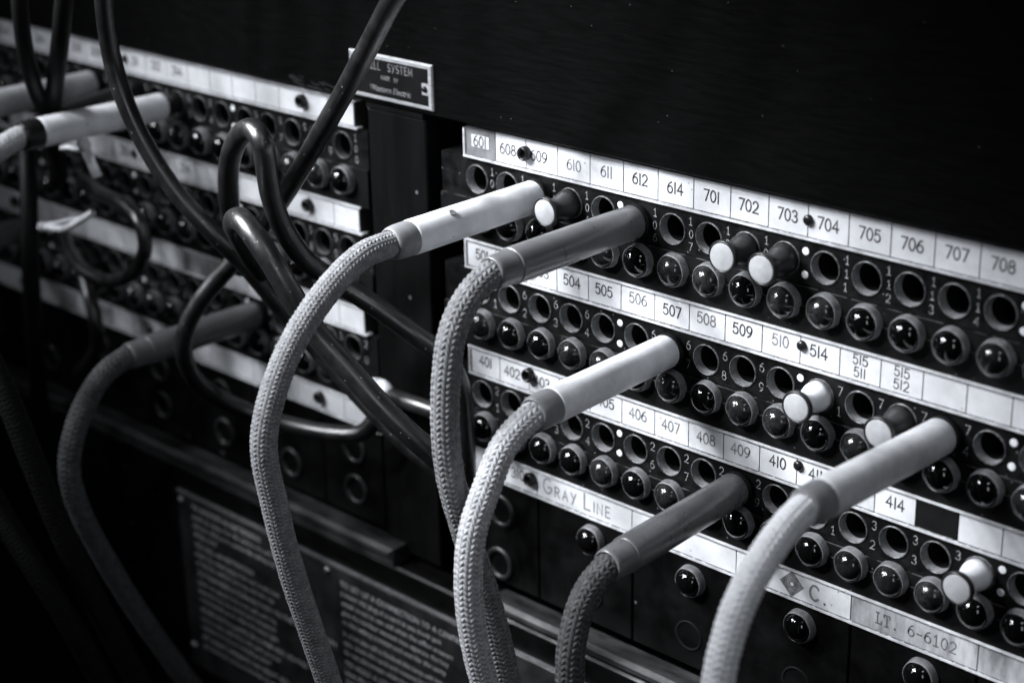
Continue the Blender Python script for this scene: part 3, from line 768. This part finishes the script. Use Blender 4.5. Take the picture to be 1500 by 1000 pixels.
J = jack_pos
B = J('R', 2, 0)
plug('ivory handled plug in the 103 jack with the tallest pale braided cord', B, on_sphere(600, 348.5, B, 54), 54, M_WHITE, M_COLLAR, M_CORD_T,
     cordx(30.9, [(530, 375), (480, 425), (430, 500), (400, 575), (386, 650), (400, 730), (425, 830), (458, 930), (482, 1000), (505, 1080)]), rc=3.75, braid=(20, 1.3, .40),
     set_screw=along(B, 663, 311, 5.2), sm=M_COLLAR)
B = J('R', 5, 0)
plug('slate grey handled plug in the 106 jack with a pale grey braided cord', B, on_sphere(748, 390, B, 54), 54, M_GREY, M_GREY, M_CORD_M,
     cordx(70.4, [(690, 430), (665, 480), (655, 540), (652, 620), (660, 700), (682, 780), (715, 880), (745, 1000), (765, 1080)]), braid=(18, 1.7, .50), lip=True)
B = J('R', 6, 1)
plug('ivory handled plug above the 405 card with a pale braided cord', B, on_sphere(807, 594.5, B, 54), 54, M_WHITE, M_COLLAR, M_CORD,
     cordx(83.6, [(740, 650), (715, 710), (692, 780), (686, 860), (697, 950), (710, 1000), (730, 1080)]), braid=(18, 1.65, .48))
B = J('R', 8, 2)
plug('slate grey handled plug in the 29 jack, lowest of the plugs', B, on_sphere(915, 813, B, 54), 54, M_GREY, M_GREY, M_CORD_G,
     cordx(110, [(858, 870), (838, 940), (835, 1000), (842, 1080)]), braid=(18, 1.7, .50), lip=True)
B = J('R', 13, 1)
plug('ivory handled plug in the 74 jack above the black card', B, on_sphere(1204, 730.5, B, 54), 54, M_WHITE_W, M_COLLAR, M_CORD_W,
     cordx(175.8, [(1130, 800), (1085, 880), (1062, 950), (1052, 1000), (1048, 1080)]), braid=(18, 1.7, .5))
B = J('L', 7, 0)
e = on_sphere(56.7, 194.5, B, 60)
plug('ivory handled plug with a black collar, half pulled out near the wires', B, e, 60, M_WHITE, M_BLACKP, M_CORD,
     [e+np.array([-.5, -15, -2.5]), e+np.array([-2, -27, -9]), e+np.array([-6, -37, -22]), e+np.array([-24, -40, -54]), e+np.array([-90, -34, -120])], d0=7.4, shoulder=False, braid=(18, 1.65, .48), n=64, step=.3,
     set_screw=along(B, 112, 166, 5.2))
B = J('L', 9, 0)
e = on_sphere(50, 193, B, 51)
plug('black handled plug lying directly behind the black collared ivory plug', B, e, 51, M_BLACKP, M_BLACKP, M_CORD_G,
     [e+np.array([-1, -14, -3]), e+np.array([-5, -26, -10]), e+np.array([-14, -33, -30]), e+np.array([-60, -30, -130])], braid=(18, 1.65, .48), n=64, step=.3, lip=True)
B = J('L', 11, 0)
e = B+np.array([0, -54, 0])
plug('ivory handled plug farthest along the uppermost jack row, behind two black strands', B, e, 54, M_WHITE_W, M_COLLAR, M_CORD_G,
     [e+np.array([0, -15, -4]), e+np.array([-3, -28, -14]), e+np.array([-12, -34, -40]), e+np.array([-50, -30, -130])], n=48, step=.4)
B = J('L', 4, 2)
plug('dark slate handled plug in the lowest jack row beyond the stile', B, on_sphere(213.4, 513.4, B, 51.5), 51.5, M_GREY_D, M_GREY_D, M_CORD_G,
     cordx(-111, [(150, 550), (117, 610), (101, 680), (114, 740), (155, 820), (205, 900), (262, 980), (310, 1050)]), lip=True, braid=(18, 1.9, .55), n=90, step=.25)
B = J('L', 16, 2)
e = B+np.array([0, -52, 0])
plug('grey handled plug at the far end of the lowest jack row', B, e, 52, M_GREY, M_GREY, M_CORD_G,
     [e+np.array([0, -15, -4]), e+np.array([-3, -28, -14]), e+np.array([-12, -34, -40]), e+np.array([-50, -30, -130])], n=48, step=.4, lip=True)

# ------------------------------------------------------------------ dummy pegs
def peg(label, B, white):
    B = np.asarray(B, float); B0 = B
    pg = thing('jack_peg', B, label, 'peg', 'spool shaped jack pegs')
    mb_ = M_WHITE if white else M_PEG
    ax = np.array([random.uniform(-.03, .03), -1, random.uniform(-.03, .03)])
    q = MB(); q.lathe([(-6, 3.0), (0.3, 3.1), (0.4, 4.35), (2.4, 4.3), (4.0, 3.85), (6.2, 3.25), (8.3, 3.3), (9.6, 3.8), (10.4, 4.35)], B, ax, n=36); obj('spool', q, mb_, pg, B)
    q = MB(); q.lathe([(10.2, 4.2), (10.45, 4.68), (11.4, 4.72), (11.75, 4.5), (11.78, 4.1), (11.5, 4.0)], B, ax, n=36); obj('rim', q, M_BLACKP, pg, B)
    q = MB(); q.lathe([(11.3, 4.0), (11.66, 3.98), (11.78, 3.7), (11.85, 0.02)], B, ax, n=36, cap1=False); obj('end_disc', q, M_DISC, pg, B)
peg('black spool peg with a white end, beside the tall ivory plug', J('R', 3, 0), False)
peg('black spool peg with a white end in the 109 jack', J('R', 8, 0), False)
peg('black spool peg with a white end beside two dots under card 703', J('R', 9, 0), False)
peg('bright white spool peg under the card reading 514', J('R', 10, 1), True)
peg('black spool peg half behind the big ivory plug above card 411', J('R', 12, 1), False)
peg('stained white spool peg above the typed number card', J('R', 14, 2), True)

# ------------------------------------------------------------------ loose cables
def cable(label, pts, r, mt, group='loose rubber cables', **kw):
    P_ = [at(*p) for p in pts]
    if pts[0][1] < -30:                        # comes down from above the picture
        d_ = (P_[0]-P_[1])/np.linalg.norm(P_[0]-P_[1]); P_ = [P_[0]+d_*60+np.array([0, 0, 150.0]), P_[0]+d_*35+np.array([0, 0, 40.0])]+P_
    o = tube_obj('cable', P_, r, mt, **kw); return tag(o, label, 'cable', group)
cable('glossy dark cable hanging from the top edge beside the ivory plug', [(150, -60, 76), (154, 20, 75), (166, 95, 73), (192, 170, 71), (226, 235, 68), (266, 292, 64), (316, 345, 58), (362, 392, 50), (402, 440, 43), (445, 490, 36),
       (490, 540, 31), (545, 600, 27), (600, 655, 23), (660, 705, 18), (700, 800, 14)], 3.0, M_CABLE)
cable('black cable bent into a tall narrow loop before the second lamp row', [(356, 395, 40), (342, 335, 46), (335, 285, 51), (336, 240, 56), (344, 212, 60), (357, 193, 63), (372, 190, 65), (384, 208, 66), (390, 243, 64), (398, 290, 61),
       (418, 340, 55), (452, 385, 47), (505, 420, 39), (560, 455, 32), (610, 492, 26), (648, 520, 22), (672, 560, 19), (680, 630, 17), (684, 720, 14)], 3.35, M_CABLE_G)
cable('thick black cable with a shiny folded top passing behind the tallest braided cord', [(385, 400, 46), (366, 372, 52), (352, 347, 60), (344, 330, 68), (346, 321, 75), (357, 325, 80), (379, 354, 81), (405, 395, 80), (433, 442, 77), (467, 492, 73), (512, 542, 69), (557, 593, 65),
       (602, 637, 60), (644, 675, 54), (675, 730, 45), (692, 800, 38), (700, 900, 30)], 3.55, M_CABLE_G)
cable('straight black cable running diagonally across the maker nameplate', [(610, -60, 56), (574, 3, 56), (540, 68, 54), (505, 134, 52), (468, 199, 49), (432, 261, 46), (395, 318, 43), (355, 370, 44), (320, 408, 48), (294, 440, 52), (275, 475, 55), (268, 510, 56),
       (280, 547, 52), (312, 577, 42), (362, 602, 32), (422, 622, 24), (482, 634, 18), (530, 634, 14), (552, 612, 11)], 3.1, M_CABLE)
cable('short dark cable with white tape emerging beside the stile', [(545, 574, 9), (560, 577, 12), (578, 582, 14), (608, 592, 15), (640, 603, 14), (690, 622, 10)], 2.9, M_CABLE_G)
cable('black strand crossing the far ivory plug, nearest the frame edge', [(25, -60, 66), (30, 20, 66), (38, 80, 62), (50, 125, 56), (64, 160, 44), (80, 205, 20), (90, 260, 10)], 2.9, M_CABLE_K)
cable('black strand crossing the far ivory plug, next to the glossy hanging cable', [(98, -60, 60), (92, 20, 60), (86, 80, 56), (80, 130, 50), (77, 165, 38), (80, 210, 16), (84, 270, 8)], 3.1, M_CABLE_K)
cable('upright black strand falling past the far end of the card rows', [(40, 195, 24), (40, 230, 34), (42, 280, 40), (43, 350, 44), (46, 420, 44), (52, 520, 40), (64, 640, 30)], 3.4, M_CABLE_K)
cable('black cable curled into a round loop over the third card row', [(120, 262, 6), (150, 284, 18), (182, 300, 26), (205, 326, 29), (213, 358, 29), (203, 390, 28), (180, 408, 27), (150, 411, 26), (122, 396, 24), (102, 370, 16), (95, 340, 6)], 2.7, M_CABLE)
cable('black cable drooping over the lowest card row below the round loop', [(112, 372, 6), (122, 402, 14), (132, 436, 18), (141, 475, 19), (142, 505, 18), (130, 530, 12), (112, 545, 4)], 2.8, M_CABLE)
for i, (L_, lab) in enumerate((
        ([(-90, 400, 120), (-45, 470, 120), (5, 570, 120), (38, 650, 119), (70, 730, 117), (105, 810, 114), (150, 900, 108), (215, 1020, 98), (270, 1110, 90)], 'thick black cord sagging across the dark lower corner, upper of two'),
        ([(-110, 560, 128), (-60, 640, 128), (0, 750, 127), (50, 830, 125), (95, 900, 121), (140, 980, 115), (185, 1060, 108)], 'thick black cord sagging across the dark lower corner, lower of two'))):
    P_ = [at(*p) for p in L_]; d_ = (P_[0]-P_[1])/np.linalg.norm(P_[0]-P_[1]); e_ = (P_[-1]-P_[-2])/np.linalg.norm(P_[-1]-P_[-2])
    P_ = [P_[0]+d_*420+np.array([0, 0, 120.0]), P_[0]+d_*60]+P_+[P_[-1]+e_*60, P_[-1]+e_*120+np.array([0, 0, -40.0])]
    o = tube_obj('cord', P_, 4.0, M_CORD_K, n=48, step=.4, braid=(20, 1.5, .35)); tag(o, lab, 'cord', 'dark cords in the lower corner')

# ------------------------------------------------------------------ white tape and wire ends
o = tube_obj('tape_wrap', [at(548, 562, 11), at(556, 563, 12.5), at(564, 567, 13.5), at(570, 575, 13.5)], 2.2, M_TAPE, n=20, step=.5)
tag(o, 'scrap of white tape wrapped at the end of the short dark cable', 'tape')
wb = at(126, 214, 44)
wt = thing('wire_end', wb, 'white knotted wire end with a flat tail below the black collared plug', 'wire', 'white wire ends')
tube_obj('tail', [at(90, 217, 46), at(101, 216, 46), at(112, 219, 45), at(124, 216, 44)], 0.9, M_TAPE, wt, wb, n=14, step=.4)
q = MB(); q.lathe([(-2.6, 1.2), (-1.8, 2.1), (0, 2.4), (1.8, 2.1), (2.6, 1.0)], at(123, 212, 44), (0.9, -.2, -.4), n=20, cap0=True); obj('knot', q, M_TAPE, wt, wb)
def flat(name, pts, w, th_, mt, parent, org):
    P_, s_ = spline(pts, 0.6); T, N_, B_ = frames(P_); q = MB(); n = len(P_); V = []
    for p, t, nn, bb in zip(P_, T, N_, B_):
        side = np.cross(t, AX_F); side /= np.linalg.norm(side); up = np.cross(side, t)
        V += [p+side*w/2+up*th_/2, p-side*w/2+up*th_/2, p-side*w/2-up*th_/2, p+side*w/2-up*th_/2]
    F = [(4*i+j, 4*i+(j+1) % 4, 4*i+4+(j+1) % 4, 4*i+4+j) for i in range(n-1) for j in range(4)]+[(3, 2, 1, 0), (4*n-4, 4*n-3, 4*n-2, 4*n-1)]
    q.add(V, F, smooth=False); return obj(name, q, mt, parent, org)
flat('flat_tail', [at(127, 222, 44), at(131, 232, 45), at(137, 246, 45), at(143, 259, 44)], 3.4, 0.8, M_TAPE, wt, wb)
wb = at(62, 332, 48)
wt = thing('wire_end', wb, 'white looped wire end crossing the far card row inside the round loop', 'wire', 'white wire ends')
tube_obj('strand', [at(136, 311, 42), at(124, 319, 43), at(108, 329, 44), at(92, 335, 45), at(76, 334, 46), at(62, 332, 47)], 1.25, M_TAPE, wt, wb, n=16, step=.5)
tube_obj('strand', [at(118, 320, 43), at(100, 322, 44), at(84, 326, 45), at(68, 328, 46), at(60, 330, 47)], 0.55, M_TAPE, wt, wb, n=12, step=.5)
q = MB(); q.lathe([(-1.5, 0.9), (-1, 1.7), (0, 1.9), (1, 1.7), (1.5, 0.9)], at(62, 332, 47), (1, -.3, .1), n=18, cap0=True); obj('knot', q, M_TAPE, wt, wb)
